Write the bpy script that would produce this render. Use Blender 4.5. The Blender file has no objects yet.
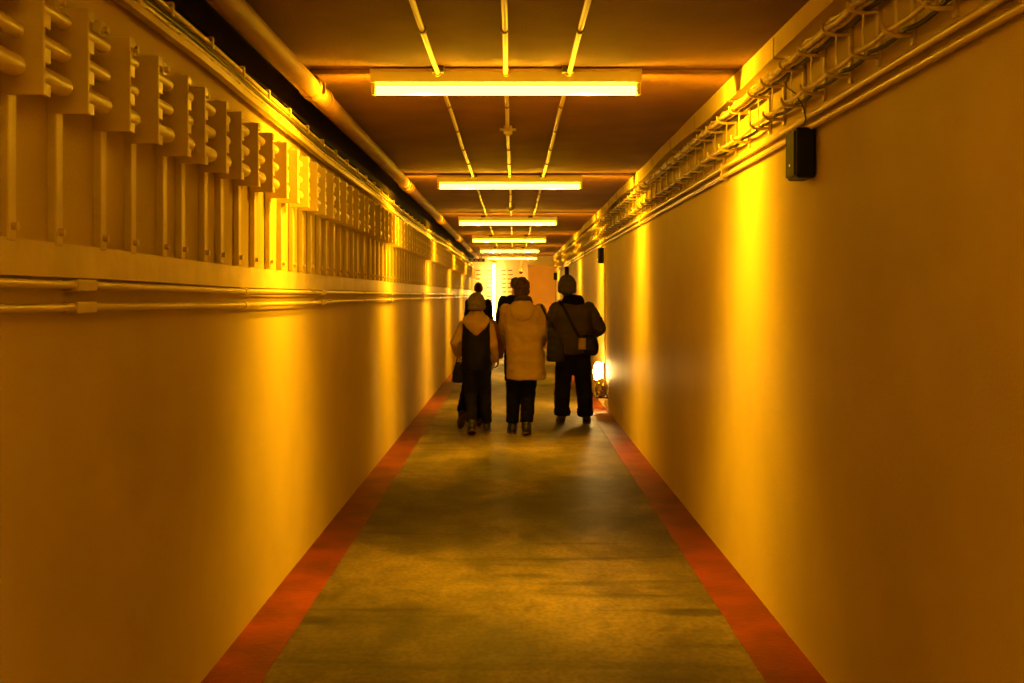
import bpy, bmesh, math, random
from mathutils import Vector, Matrix, noise
from mathutils.bvhtree import BVHTree
random.seed(7)
SC = bpy.context.scene
COL = SC.collection
PI = math.pi
# ------------------------------------------------------------------ camera
FP = 1100.0                      # focal length in pixels (frame 1024 x 683)
EYE = 1.52
cam = bpy.data.cameras.new('camera')
cam.sensor_width = 36.0
cam.lens = FP / 1024 * 36
cam.shift_x = -2 / 1024
cam.shift_y = -46.5 / 1024
cam.clip_start = .05
cam_o = bpy.data.objects.new('camera', cam)
cam_o.location = (0, 0, EYE)
cam_o.rotation_euler = (PI / 2, 0, 0)
COL.objects.link(cam_o)
SC.camera = cam_o
# ------------------------------------------------------------------ world, exposure
w = bpy.data.worlds.new('world')
w.use_nodes = True
w.node_tree.nodes['Background'].inputs[0].default_value = (0, 0, 0, 1)
SC.world = w
vs = SC.view_settings
vs.view_transform = 'Standard'
vs.look = 'None'
vs.gamma = 1
vs.use_curve_mapping = False
vs.exposure = 0.0
SC.cycles.max_bounces = 8
SC.cycles.diffuse_bounces = 5
LAMP_COL = (1.0, .50, .007)
TUBE_E = 42.0                    # strength of the tubes
WORK_E = 200.0                    # strength of the low work lamp
END_E = 110.0
GLOW_W = 300.0                   # watts of each point light added under a tube, thrown crosswise
# plan of the tunnel (metres; camera at x=0,y=0 looking along +y)
HW = 1.226                       # half width
HC = 2.672                       # ceiling
Y0, Y1 = -8.0, 32.5
LAMPS = [(-4.15, 2.565), (.73, 2.565), (5.63, 2.567), (10.48, 2.555), (15.32, 2.516), (20.38, 2.525), (25.4, 2.525), (30.1, 2.52)]


def W(px, py, d):
    return Vector(((px - 514) * d / FP, d, EYE + (295 - py) * d / FP))


# ------------------------------------------------------------------ materials
def mat(name, col, rough=.6, metal=0, bump=0, bscale=40, var=0, vscale=3, col2=None, drough=0, spec=.5, stretch=None, detail=4):
    m = bpy.data.materials.new(name)
    m.use_nodes = True
    nt = m.node_tree
    b = nt.nodes['Principled BSDF']
    b.inputs['Base Color'].default_value = (*col, 1)
    b.inputs['Roughness'].default_value = rough
    b.inputs['Metallic'].default_value = metal
    b.inputs['Specular IOR Level'].default_value = spec
    if drough and 'Diffuse Roughness' in b.inputs:
        b.inputs['Diffuse Roughness'].default_value = drough
    tc = nt.nodes.new('ShaderNodeTexCoord')
    mp = nt.nodes.new('ShaderNodeMapping')
    if stretch:
        mp.inputs['Scale'].default_value = stretch
    nt.links.new(tc.outputs['Object'], mp.inputs[0])
    if var or col2:
        n = nt.nodes.new('ShaderNodeTexNoise')
        n.inputs['Scale'].default_value = vscale
        n.inputs['Detail'].default_value = detail
        nt.links.new(mp.outputs[0], n.inputs['Vector'])
        r = nt.nodes.new('ShaderNodeValToRGB')
        r.color_ramp.elements[0].position = .35
        r.color_ramp.elements[1].position = .68
        c2 = col2 if col2 else tuple(c * (1 - var) for c in col)
        r.color_ramp.elements[0].color = (*c2, 1)
        r.color_ramp.elements[1].color = (*col, 1)
        nt.links.new(n.outputs['Fac'], r.inputs[0])
        nt.links.new(r.outputs[0], b.inputs['Base Color'])
    if bump:
        n = nt.nodes.new('ShaderNodeTexNoise')
        n.inputs['Scale'].default_value = bscale
        n.inputs['Detail'].default_value = 3
        nt.links.new(mp.outputs[0], n.inputs['Vector'])
        bn = nt.nodes.new('ShaderNodeBump')
        bn.inputs['Strength'].default_value = bump
        bn.inputs['Distance'].default_value = .01
        nt.links.new(n.outputs['Fac'], bn.inputs['Height'])
        nt.links.new(bn.outputs[0], b.inputs['Normal'])
    return m


def emit(name, col, s):
    m = bpy.data.materials.new(name)
    m.use_nodes = True
    b = m.node_tree.nodes['Principled BSDF']
    b.inputs['Base Color'].default_value = (.9, .9, .85, 1)
    b.inputs['Emission Color'].default_value = (*col, 1)
    b.inputs['Emission Strength'].default_value = s
    return m


M = {}
M['wall'] = mat('wall_paint', (.52, .385, .14), .58, bump=.25, bscale=110, var=.12, vscale=1.6, drough=1, spec=.09)
M['wall_low'] = mat('upper_wall_paint', (.52, .385, .14), .45, bump=.2, bscale=40, var=.12, vscale=2, drough=1)
M['steel'] = mat('painted_steel', (.58, .44, .18), .38, bump=.15, bscale=60, var=.15, vscale=6)
M['pipe'] = mat('painted_pipe', (.60, .45, .18), .3, bump=.05, bscale=60, var=.12, vscale=5)
M['wood'] = mat('painted_batten', (.60, .45, .18), .4, bump=.4, bscale=12, var=.2, vscale=5)
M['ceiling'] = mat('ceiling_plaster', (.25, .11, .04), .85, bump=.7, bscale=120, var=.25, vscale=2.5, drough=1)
M['brownpipe'] = mat('dull_ceiling_pipe', (.24, .11, .04), .6, bump=.1, bscale=30, var=.3, vscale=4)
M['white'] = mat('white_enamel', (.60, .55, .38), .3)
M['red'] = mat('red_floor_paint', (.23, .034, .006), .5, bump=.3, bscale=30, var=.5, vscale=3.5, spec=.3)
M['black'] = mat('black_plastic', (.008, .008, .009), .5, spec=.15)
M['foil'] = mat('foil', (.7, .55, .35), .25, metal=.9, bump=1, bscale=40)
M['darkmetal'] = mat('dark_metal', (.08, .06, .05), .4, metal=.6, bump=.3, bscale=20)
M['cable'] = mat('cable_sheath', (.62, .46, .24), .4, var=.4, vscale=20)
M['darkcable'] = mat('dark_cable', (.05, .035, .02), .5)
M['tube'] = emit('lamp_tube', (1.0, .52, .014), TUBE_E)
M['work'] = emit('work_lamp', (1, .58, .15), WORK_E)
M['endtube'] = emit('end_tube', (1, .60, .13), END_E)
M['led'] = mat('chrome_badge', (.8, .8, .75), .2, metal=1)
M['endwall'] = mat('end_wall_paint', (.85, .78, .5), .55, bump=.3, bscale=20, var=.1, vscale=2)
M['door'] = mat('end_door_paint', (.85, .56, .33), .5, bump=.1, bscale=10, var=.15, vscale=2)
M['skin'] = mat('skin', (.55, .33, .22), .5)
M['beige'] = mat('beige_cloth', (.36, .235, .085), .85, spec=.12, bump=.3, bscale=60, var=.15, vscale=6)
M['coat'] = mat('coat_cloth', (.36, .245, .09), .85, spec=.12, bump=.3, bscale=60, var=.12, vscale=5)
M['dark'] = mat('dark_cloth', (.006, .006, .008), .9, spec=.12, bump=.3, bscale=60, var=.3, vscale=8)
M['denim'] = mat('dark_denim', (.016, .015, .017), .9, spec=.12, bump=.3, bscale=60, var=.4, vscale=8)
M['olive'] = mat('olive_cloth', (.085, .065, .024), .85, spec=.12, bump=.3, bscale=60, var=.2, vscale=6)
M['rust'] = mat('rust_cloth', (.33, .12, .04), .85, spec=.12, bump=.3, bscale=60, var=.2, vscale=6)
M['knit'] = mat('knitted_wool', (.16, .12, .05), .95, spec=.12, bump=1, bscale=70, var=.3, vscale=20)
M['knit2'] = mat('grey_knitted_wool', (.13, .105, .06), .95, spec=.12, bump=1, bscale=70, var=.3, vscale=20)
M['hair'] = mat('brown_hair', (.07, .04, .018), .6, spec=.12, bump=1, bscale=90, var=.4, vscale=25)
M['scarf'] = mat('olive_scarf', (.07, .055, .025), .9, spec=.12, bump=1, bscale=60, var=.3, vscale=20)
M['shoe'] = mat('shoe_leather', (.02, .016, .013), .45, bump=.2, bscale=40)
M['sole'] = mat('rubber_sole', (.13, .085, .05), .7, bump=.2, bscale=40)
M['leather'] = mat('black_leather', (.013, .012, .012), .4, spec=.12, bump=.3, bscale=50)
M['tan'] = mat('tan_flap', (.38, .26, .12), .7)
M['sign'] = mat('red_enamel', (.10, .012, .012), .4)


def floor_mat():
    m = bpy.data.materials.new('worn_concrete')
    m.use_nodes = True
    nt = m.node_tree
    b = nt.nodes['Principled BSDF']
    tc = nt.nodes.new('ShaderNodeTexCoord')

    def ns(scale, stretch, det=5, dist=0.0, loc=(0, 0, 0)):
        mp = nt.nodes.new('ShaderNodeMapping')
        mp.inputs['Scale'].default_value = stretch
        mp.inputs['Location'].default_value = loc
        n = nt.nodes.new('ShaderNodeTexNoise')
        n.inputs['Scale'].default_value = scale
        n.inputs['Detail'].default_value = det
        n.inputs['Distortion'].default_value = dist
        nt.links.new(tc.outputs['Object'], mp.inputs[0])
        nt.links.new(mp.outputs[0], n.inputs['Vector'])
        return n

    def ramp(n, a, bb, c1, c2):
        r = nt.nodes.new('ShaderNodeValToRGB')
        r.color_ramp.elements[0].position = a
        r.color_ramp.elements[1].position = bb
        r.color_ramp.elements[0].color = c1
        r.color_ramp.elements[1].color = c2
        nt.links.new(n.outputs['Fac'], r.inputs[0])
        return r

    def mix(t, f, a, bb):
        x = nt.nodes.new('ShaderNodeMix')
        x.data_type = 'RGBA'
        x.blend_type = t
        x.inputs[0].default_value = f
        nt.links.new(a.outputs[2 if a.bl_idname == 'ShaderNodeMix' else 0], x.inputs[6])
        nt.links.new(bb.outputs[2 if bb.bl_idname == 'ShaderNodeMix' else 0], x.inputs[7])
        return x
    a = ramp(ns(1.6, (1, .55, 1)), .3, .7, (.13, .092, .036, 1), (.34, .24, .095, 1))
    s = ramp(ns(1.1, (1, .5, 1), 6, .6, (3, 1.1, 0)), .42, .62, (.38, .36, .34, 1), (1, 1, 1, 1))
    s2 = ramp(ns(2.4, (.35, 2.2, 1), 6, .4, (.5, 5.3, 0)), .30, .42, (.35, .33, .3, 1), (1, 1, 1, 1))
    s3 = ramp(ns(38, (1, .7, 1), 8), .34, .62, (.62, .62, .62, 1), (1, 1, 1, 1))
    s4 = ramp(ns(5.5, (1, .8, 1), 10, .8, (1, 8, 0)), .36, .56, (.66, .64, .6, 1), (1, 1, 1, 1))
    x = mix('MULTIPLY', .9, a, s)
    x = mix('MULTIPLY', .8, x, s2)
    x = mix('MULTIPLY', 1, x, s3)
    x = mix('MULTIPLY', .9, x, s4)
    # worn dark patches, the large ones partly painted shade between lamps: (x, y, rx, ry, darkness)
    sep = nt.nodes.new('ShaderNodeSeparateXYZ')
    nt.links.new(tc.outputs['Object'], sep.inputs[0])
    wob = ns(1.8, (1, .7, 1), 6, .5, (7, 2, 0))

    def mth(op, a_, b_):
        q = nt.nodes.new('ShaderNodeMath')
        q.operation = op
        for i_, v_ in enumerate((a_, b_)):
            if hasattr(v_, 'links'):
                nt.links.new(v_, q.inputs[i_])
            else:
                q.inputs[i_].default_value = v_
        return q.outputs[0]
    for (sx_, sy_, rx_, ry_, dk) in ((.50, 8.0, .62, 1.5, .62), (-.62, 7.9, .50, 1.3, .5), (.86, 5.27, .20, .07, .6), (-.92, 5.15, .10, .07, .6), (-.6, 5.2, .35, .04, .3), (.1, 10.2, .8, .5, .3), (-.95, 4.25, .16, .06, .7), (.0, 4.5, 1.0, .05, .3), (.55, 5.3, .3, .03, .4)):
        dx_ = mth('DIVIDE', mth('SUBTRACT', sep.outputs[0], sx_), rx_)
        dy_ = mth('DIVIDE', mth('SUBTRACT', sep.outputs[1], sy_), ry_)
        dd = mth('SQRT', mth('ADD', mth('MULTIPLY', dx_, dx_), mth('MULTIPLY', dy_, dy_)), 0)
        dd = mth('ADD', dd, mth('MULTIPLY', mth('SUBTRACT', wob.outputs['Fac'], .5), 2.6))
        mr = nt.nodes.new('ShaderNodeMapRange')
        mr.interpolation_type = 'SMOOTHSTEP'
        mr.inputs[1].default_value = .45
        mr.inputs[2].default_value = 1.15
        mr.inputs[3].default_value = 1 - dk
        mr.inputs[4].default_value = 1
        nt.links.new(dd, mr.inputs[0])
        vm = nt.nodes.new('ShaderNodeVectorMath')
        vm.operation = 'SCALE'
        nt.links.new(x.outputs[2] if x.bl_idname == 'ShaderNodeMix' else x.outputs[0], vm.inputs[0])
        nt.links.new(mr.outputs[0], vm.inputs['Scale'])
        x = vm
    nt.links.new(x.outputs[0], b.inputs['Base Color'])
    rr = nt.nodes.new('ShaderNodeMapRange')
    rr.inputs[3].default_value = .42
    rr.inputs[4].default_value = .7
    b.inputs['Specular IOR Level'].default_value = .35
    nt.links.new(ns(2.2, (1, .8, 1)).outputs['Fac'], rr.inputs[0])
    nt.links.new(rr.outputs[0], b.inputs['Roughness'])
    bn = nt.nodes.new('ShaderNodeBump')
    bn.inputs['Strength'].default_value = .3
    bn.inputs['Distance'].default_value = .006
    nt.links.new(ns(14, (1, 1, 1)).outputs['Fac'], bn.inputs['Height'])
    nt.links.new(bn.outputs[0], b.inputs['Normal'])
    return m


M['floor'] = floor_mat()
M['eye'] = mat('eye', (.03, .02, .015), .2)
M['lips'] = mat('lips', (.35, .12, .09), .5)
M['shade_strip'] = mat('painted_shade', (.02, .012, .006), .9, spec=.1, bump=.4, bscale=60, var=.3, vscale=4)


# ------------------------------------------------------------------ mesh helpers
class MB:
    def __init__(s):
        s.v, s.f, s.sm = [], [], []

    def add(s, vs_, fs_, smooth=False):
        o = len(s.v)
        s.v += [tuple(p) for p in vs_]
        s.f += [tuple(i + o for i in f) for f in fs_]
        s.sm += [smooth] * len(fs_)
        return s

    def box(s, x0, x1, y0, y1, z0, z1):
        vs_ = [(x, y, z) for z in (z0, z1) for y in (y0, y1) for x in (x0, x1)]
        return s.add(vs_, [(0, 2, 3, 1), (4, 5, 7, 6), (0, 1, 5, 4), (2, 6, 7, 3), (0, 4, 6, 2), (1, 3, 7, 5)])

    def bbox(s, x0, x1, y0, y1, z0, z1, b=.004):
        bm = bmesh.new()
        bmesh.ops.create_cube(bm, size=1)
        for v in bm.verts:
            v.co = Vector((x0 + (v.co.x + .5) * (x1 - x0), y0 + (v.co.y + .5) * (y1 - y0), z0 + (v.co.z + .5) * (z1 - z0)))
        bmesh.ops.bevel(bm, geom=bm.edges[:], offset=b, segments=2, affect='EDGES', profile=.5)
        bm.verts.index_update()
        s.add([v.co for v in bm.verts], [[v.index for v in f.verts] for f in bm.faces])
        bm.free()
        return s

    def tube(s, pts, r, n=8, cap=True, flat=1.0):
        pts = [Vector(p) for p in pts]
        rs = r if isinstance(r, (list, tuple)) else [r] * len(pts)
        rings = []
        up = None
        for i, p in enumerate(pts):
            t = (pts[min(i + 1, len(pts) - 1)] - pts[max(i - 1, 0)])
            t = t.normalized() if t.length > 1e-9 else Vector((0, 0, 1))
            if up is None:
                up = Vector((0, 0, 1)) if abs(t.z) < .9 else Vector((1, 0, 0))
            a = t.cross(up)
            a = a.normalized() if a.length > 1e-6 else t.orthogonal().normalized()
            bb = a.cross(t).normalized()
            up = bb
            rings.append([p + a * math.cos(2 * PI * k / n) * rs[i] + bb * math.sin(2 * PI * k / n) * rs[i] * flat for k in range(n)])
        vs_ = [q for rg in rings for q in rg]
        fs_ = []
        for i in range(len(rings) - 1):
            for k in range(n):
                k2 = (k + 1) % n
                fs_.append((i * n + k, i * n + k2, (i + 1) * n + k2, (i + 1) * n + k))
        s.add(vs_, fs_, True)
        if cap:
            s.add(rings[0], [tuple(range(n))[::-1]])
            s.add(rings[-1], [tuple(range(n))])
        return s

    def ribbon(s, pts, wv, th):
        """flat strap: pts centre line, wv width vector, th thickness vector"""
        wv = Vector(wv) / 2
        th = Vector(th) / 2
        vs_ = []
        for p in pts:
            p = Vector(p)
            vs_ += [p - wv - th, p + wv - th, p + wv + th, p - wv + th]
        fs_ = []
        for i in range(len(pts) - 1):
            for k in range(4):
                k2 = (k + 1) % 4
                fs_.append((i * 4 + k, i * 4 + k2, i * 4 + 4 + k2, i * 4 + 4 + k))
        fs_ += [(3, 2, 1, 0), tuple(len(vs_) - 4 + k for k in range(4))]
        return s.add(vs_, fs_)

    def prism(s, prof, y0, y1):
        """profile in xz, extruded along y"""
        n = len(prof)
        vs_ = [(x, y0, z) for x, z in prof] + [(x, y1, z) for x, z in prof]
        fs_ = [(k, (k + 1) % n, n + (k + 1) % n, n + k) for k in range(n)] + [tuple(range(n))[::-1], tuple(range(n, 2 * n))]
        return s.add(vs_, fs_)

    def ell(s, c, r, rot=None, nu=16, nv=10):
        c = Vector(c)
        R = rot or Matrix.Identity(3)
        vs_ = []
        for j in range(1, nv):
            th = PI * j / nv
            for i in range(nu):
                ph = 2 * PI * i / nu
                vs_.append(c + R @ Vector((r[0] * math.sin(th) * math.cos(ph), r[1] * math.sin(th) * math.sin(ph), r[2] * math.cos(th))))
        t = len(vs_)
        vs_ += [c + R @ Vector((0, 0, r[2])), c + R @ Vector((0, 0, -r[2]))]
        fs_ = []
        for j in range(nv - 2):
            for i in range(nu):
                i2 = (i + 1) % nu
                fs_.append((j * nu + i, (j + 1) * nu + i, (j + 1) * nu + i2, j * nu + i2))
        for i in range(nu):
            i2 = (i + 1) % nu
            fs_.append((t, i, i2))
            fs_.append((t + 1, (nv - 2) * nu + i2, (nv - 2) * nu + i))
        return s.add(vs_, fs_, True)

    def cap(s, p, q, r1, r2=None):
        """rounded tapered limb"""
        r2 = r1 if r2 is None else r2
        p, q = Vector(p), Vector(q)
        s.tube([p, q], [r1, r2], 14)
        s.ell(p, (r1,) * 3, nu=14, nv=8)
        return s.ell(q, (r2,) * 3, nu=14, nv=8)

    def loft(s, rings, n=28, e=2.0):
        """rings: (cx, cy, z, rx, ry), closed"""
        vs_ = []
        for cx, cy, z, rx, ry in rings:
            for k in range(n):
                a = 2 * PI * k / n
                ca, sa = math.cos(a), math.sin(a)
                vs_.append((cx + rx * math.copysign(abs(ca) ** (2 / e), ca), cy + ry * math.copysign(abs(sa) ** (2 / e), sa), z))
        fs_ = []
        m = len(rings)
        for i in range(m - 1):
            for k in range(n):
                k2 = (k + 1) % n
                fs_.append((i * n + k, i * n + k2, (i + 1) * n + k2, (i + 1) * n + k))
        fs_ += [tuple(range(n))[::-1], tuple((m - 1) * n + k for k in range(n))]
        return s.add(vs_, fs_, True)

    def mesh(s, name):
        me = bpy.data.meshes.new(name)
        me.from_pydata(s.v, [], s.f)
        me.polygons.foreach_set('use_smooth', s.sm)
        me.update()
        bm = bmesh.new()
        bm.from_mesh(me)
        bmesh.ops.recalc_face_normals(bm, faces=bm.faces)
        bm.to_mesh(me)
        bm.free()
        return me

    def build(s, name, m, parent=None):
        me = s.mesh(name)
        me.materials.append(m)
        o = bpy.data.objects.new(name, me)
        COL.objects.link(o)
        if parent:
            o.parent = parent
        return o

    def blob(s, name, m, parent=None, vox=.008, smooth=4, wr=0, wf=9, post=None):
        """fuse everything into one continuous surface"""
        me = s.mesh('tmp')
        o = bpy.data.objects.new('tmp', me)
        COL.objects.link(o)
        md = o.modifiers.new('r', 'REMESH')
        md.mode = 'VOXEL'
        md.voxel_size = vox
        md2 = o.modifiers.new('s', 'SMOOTH')
        md2.factor = .5
        md2.iterations = smooth
        dg = bpy.context.evaluated_depsgraph_get()
        dg.update()
        ne = bpy.data.meshes.new_from_object(o.evaluated_get(dg))
        bpy.data.objects.remove(o)
        ne.name = name
        if wr or post:
            nor = [v.normal.copy() for v in ne.vertices]
            for v, nn in zip(ne.vertices, nor):
                if wr:
                    q = Vector((v.co.x * wf, v.co.y * wf, v.co.z * wf * 1.5))
                    v.co += nn * (noise.noise(q) * wr + noise.noise(q * 2.3) * wr * .5)
                if post:
                    v.co = post(v.co)
        ne.polygons.foreach_set('use_smooth', [True] * len(ne.polygons))
        ne.materials.clear()
        ne.materials.append(m)
        ne.update()
        b = bpy.data.objects.new(name, ne)
        COL.objects.link(b)
        if parent:
            b.parent = parent
        return b


def tag(o, label=None, cat=None, group=None, kind=None):
    if label:
        o['label'] = label
    if cat:
        o['category'] = cat
    if group:
        o['group'] = group
    if kind:
        o['kind'] = kind
    return o


def empty(name, loc, label, cat, group=None):
    o = bpy.data.objects.new(name, None)
    o.empty_display_size = .1
    o.location = loc
    COL.objects.link(o)
    return tag(o, label, cat, group)


def kids(o):
    return [c for c in COL.objects if c.parent == o]


def copy_tree(o, ch=None, parent=None):
    c = o.copy()
    COL.objects.link(c)
    if parent:
        c.parent = parent
    for k in (ch if ch is not None else kids(o)):
        copy_tree(k, None if ch is None else [], c)
    return c


# ------------------------------------------------------------------ the setting
def sub_box(mb, x0, x1, y0, y1, z0, z1, face, ny, nz, fn):
    """a box whose inner side is a fine grid pushed by fn(y,z) -> dx"""
    vs_, fs_ = [], []
    for j in range(nz + 1):
        for i in range(ny + 1):
            y = y0 + (y1 - y0) * i / ny
            z = z0 + (z1 - z0) * j / nz
            vs_.append((face + fn(y, z), y, z))
    for j in range(nz):
        for i in range(ny):
            a = j * (ny + 1) + i
            fs_.append((a, a + 1, a + ny + 2, a + ny + 1))
    mb.add(vs_, fs_, True)
    back = x1 if abs(x0 - face) < abs(x1 - face) else x0
    mb.add([(back, y0, z0), (back, y1, z0), (back, y1, z1), (back, y0, z1)], [(0, 1, 2, 3)])


def wallwave(seed):
    def f(y, z):
        return .004 * noise.noise(Vector((y * .35, z * .5, seed))) + .0012 * noise.noise(Vector((y * 2.2, z * 2.2, seed)))
    return f


fl = MB().box(-HW - .15, HW + .15, Y0, Y1 + .2, -.15, 0).build('floor', M['floor'])
tag(fl, kind='structure')
for n_, sx in (('wall_left', -1), ('wall_right', 1)):
    mb = MB()
    a, b = sorted((sx * HW, sx * (HW + .15)))
    sub_box(mb, a, b, Y0, Y1 + .2, -.15, HC + .1, sx * HW, 500, 14, wallwave(sx * 5.3))
    tag(mb.build(n_, M['wall']), kind='structure')
tag(MB().box(-HW - .15, HW + .15, Y1, Y1 + .2, -.1, HC + .1).build('wall_end', M['endwall']), kind='structure')
tag(MB().box(-HW - .15, HW + .15, Y0 - .2, Y0, -.1, HC + .1).build('wall_back', M['wall']), kind='structure')
# ceiling: boards meeting in a groove just in front of every lamp
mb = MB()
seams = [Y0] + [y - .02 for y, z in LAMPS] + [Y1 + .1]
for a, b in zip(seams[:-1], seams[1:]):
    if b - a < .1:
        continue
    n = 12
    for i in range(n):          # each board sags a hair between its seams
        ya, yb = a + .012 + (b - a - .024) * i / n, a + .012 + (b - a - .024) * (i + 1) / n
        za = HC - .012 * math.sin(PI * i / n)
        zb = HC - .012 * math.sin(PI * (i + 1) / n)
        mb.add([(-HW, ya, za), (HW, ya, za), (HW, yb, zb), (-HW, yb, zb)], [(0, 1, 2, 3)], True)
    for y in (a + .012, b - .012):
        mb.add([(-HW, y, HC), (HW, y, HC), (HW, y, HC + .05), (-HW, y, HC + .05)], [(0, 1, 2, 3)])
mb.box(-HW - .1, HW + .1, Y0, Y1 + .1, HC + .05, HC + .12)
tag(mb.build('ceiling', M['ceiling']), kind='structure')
# red painted margins along both walls
for k, sx in enumerate((-1, 1)):
    mb = MB()
    vs_, fs_ = [], []
    n = 600
    for i in range(n + 1):
        y = Y0 + (Y1 - Y0) * i / n
        xi = HW - .235 + .006 * noise.noise(Vector((y * 5, sx, 0)))
        xo = HW + .004 - .012 * abs(noise.noise(Vector((y * 6, 3 * sx, 1))))
        vs_ += [(sx * xi, y, 0), (sx * xi, y, .0022), (sx * xo, y, .0022), (sx * xo, y, 0)]
    for i in range(n):
        for j in range(3):
            fs_.append((i * 4 + j, i * 4 + j + 1, i * 4 + j + 5, i * 4 + j + 4))
    mb.add(vs_, fs_)
    tag(mb.build('trim_%d' % (k + 1), M['red']), kind='structure')

# ------------------------------------------------------------------ fluorescent battens
LX = -.041


BL = []


def added_band_light():
    """point light added under the tube, shaped to throw bright bands across the tunnel"""
    if BL:
        return BL[0]
    ld = bpy.data.lights.new('band_light', 'POINT')
    ld.energy = GLOW_W
    ld.color = LAMP_COL
    ld.shadow_soft_size = .007
    ld.use_nodes = True
    nt = ld.node_tree
    em = nt.nodes['Emission']
    g = nt.nodes.new('ShaderNodeNewGeometry')
    sp = nt.nodes.new('ShaderNodeSeparateXYZ')
    nt.links.new(g.outputs['Incoming'], sp.inputs[0])

    def mth(op, *a_):
        q = nt.nodes.new('ShaderNodeMath')
        q.operation = op
        for i_, v_ in enumerate(a_):
            if hasattr(v_, 'links'):
                nt.links.new(v_, q.inputs[i_])
            else:
                q.inputs[i_].default_value = v_
        return q.outputs[0]
    y2_ = mth('MULTIPLY', sp.outputs[1], sp.outputs[1])
    t2 = mth('DIVIDE', y2_, mth('MAXIMUM', mth('SUBTRACT', 1.0, y2_), .001))
    f_ = mth('EXPONENT', mth('MULTIPLY', t2, -1 / .44 ** 2))
    nt.links.new(f_, em.inputs['Strength'])
    BL.append(ld)
    return ld


def lamp(y, z, label, first=None):
    if first:
        r = copy_tree(first[0], None)
        r.location = (LX, y, z)
        r['label'] = label
        return r
    r = empty('fluorescent_lamp', (LX, y, z), label, 'ceiling light', 'fluorescent battens along the tunnel ceiling')
    h = MB()
    # tray with sloping reflecting sides, extruded along x
    prof = [(-.038, .036), (-.07, .082), (-.07, .098), (.07, .098), (.07, .082), (.038, .036)]
    v = [(x, p[0], p[1]) for x in (-.688, .688) for p in prof]
    n = 6
    h.add(v, [(k, (k + 1) % n, n + (k + 1) % n, n + k) for k in range(n)] + [tuple(range(n))[::-1], tuple(range(n, 2 * n))])
    h.build('housing', M['white'], r)
    MB().tube([(-.665, 0, 0), (.665, 0, 0)], .023, 14).build('tube', M['tube'], r)
    for sx in (-1, 1):
        e = MB().bbox(sx * .676 - .012, sx * .676 + .012, -.022, .022, -.024, .036, .005)
        e.build('tube_holder', M['white'], r)
    for sx in (-1, 1):
        lo = bpy.data.objects.new('band_light', added_band_light())
        lo.location = (sx * .42, 0, -.031)
        COL.objects.link(lo)
        lo.parent = r
    for x in (-.34, .312):
        MB().bbox(x - .03, x + .03, -.12, -.065, .07, .102, .004).build('junction_box', M['darkmetal'], r)
    return r


ords = ['first', 'second', 'third', 'fourth', 'fifth', 'sixth', 'seventh', 'eighth', 'ninth', 'tenth', 'eleventh', 'twelfth', 'thirteenth', 'fourteenth', 'fifteenth', 'sixteenth', 'seventeenth', 'eighteenth', 'nineteenth', 'twentieth', 'twenty-first', 'twenty-second', 'twenty-third', 'twenty-fourth', 'twenty-fifth', 'twenty-sixth']
lamp_labels = ['fluorescent batten lamp on the ceiling behind the viewer, furthest back', 'fluorescent batten lamp on the ceiling above the viewer, out of frame',
               'large glowing fluorescent batten lamp, nearest and topmost in the photo',
               'glowing fluorescent batten lamp, second nearest on the ceiling', 'glowing fluorescent batten lamp, third nearest on the ceiling',
               'glowing fluorescent batten lamp, fourth nearest on the ceiling', 'glowing fluorescent batten lamp, fifth nearest on the ceiling',
               'smallest and furthest glowing fluorescent batten lamp, just before the end wall']
proto = None
for (y, z), lb in zip(LAMPS, lamp_labels):
    o = lamp(y, z, lb, (proto,) if proto else None)
    proto = proto or o
    o.location.x = {15.32: -.085, 20.38: -.09, 25.4: -.1, 30.1: -.06}.get(y, LX)
# ------------------------------------------------------------------ conduits on the ceiling
for x, nm in ((-.385, 'left'), (-.041, 'middle'), (.278, 'right')):
    r = empty('ceiling_conduit', (x, 0, HC), '%s of the three thin white conduits running along the ceiling between the lamps' % nm, 'conduit', 'thin conduits along the ceiling')
    pts = []
    y = Y0 + .05
    while y < Y1:
        zz = -.03 - .012 * math.sin(PI * ((y - .73) % 4.9) / 4.9)
        pts.append((.006 * noise.noise(Vector((y * .8, x * 9, 0))), y, zz))
        y += .24
    MB().tube(pts, .0125, 8).build('pipe', M['pipe'], r)
    c0 = None
    for k, yy in enumerate([.9 + i * .93 for i in range(34)]):
        zz = -.03 - .012 * math.sin(PI * ((yy - .73) % 4.9) / 4.9)
        if c0 is None:
            c0 = MB().tube([(0, -.012, 0), (0, .012, 0)], .018, 10).bbox(-.005, .005, -.01, .01, 0, .034, .001).build('clip', M['brownpipe'], r)
            c0.location = (0, yy, zz)
        else:
            c = c0.copy()
            COL.objects.link(c)
            c.location = (0, yy, zz)
# tee boxes on the middle conduit
for y, lb in ((7.4, 'small tee box on the middle ceiling conduit, between the nearest two lamps'), (14.1, 'small tee box on the middle ceiling conduit, just before the third lamp')):
    r = empty('junction_box', (-.041, y, HC - .04), lb, 'junction box', None)
    MB().bbox(-.03, .03, -.03, .03, -.028, .026, .006).build('box', M['steel'], r)
    MB().tube([(-.055, 0, .0), (.055, 0, .0)], .010, 10).build('spout', M['steel'], r)
    MB().tube([(0, 0, -.028), (0, 0, -.036)], .02, 12).build('lid', M['steel'], r)
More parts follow.
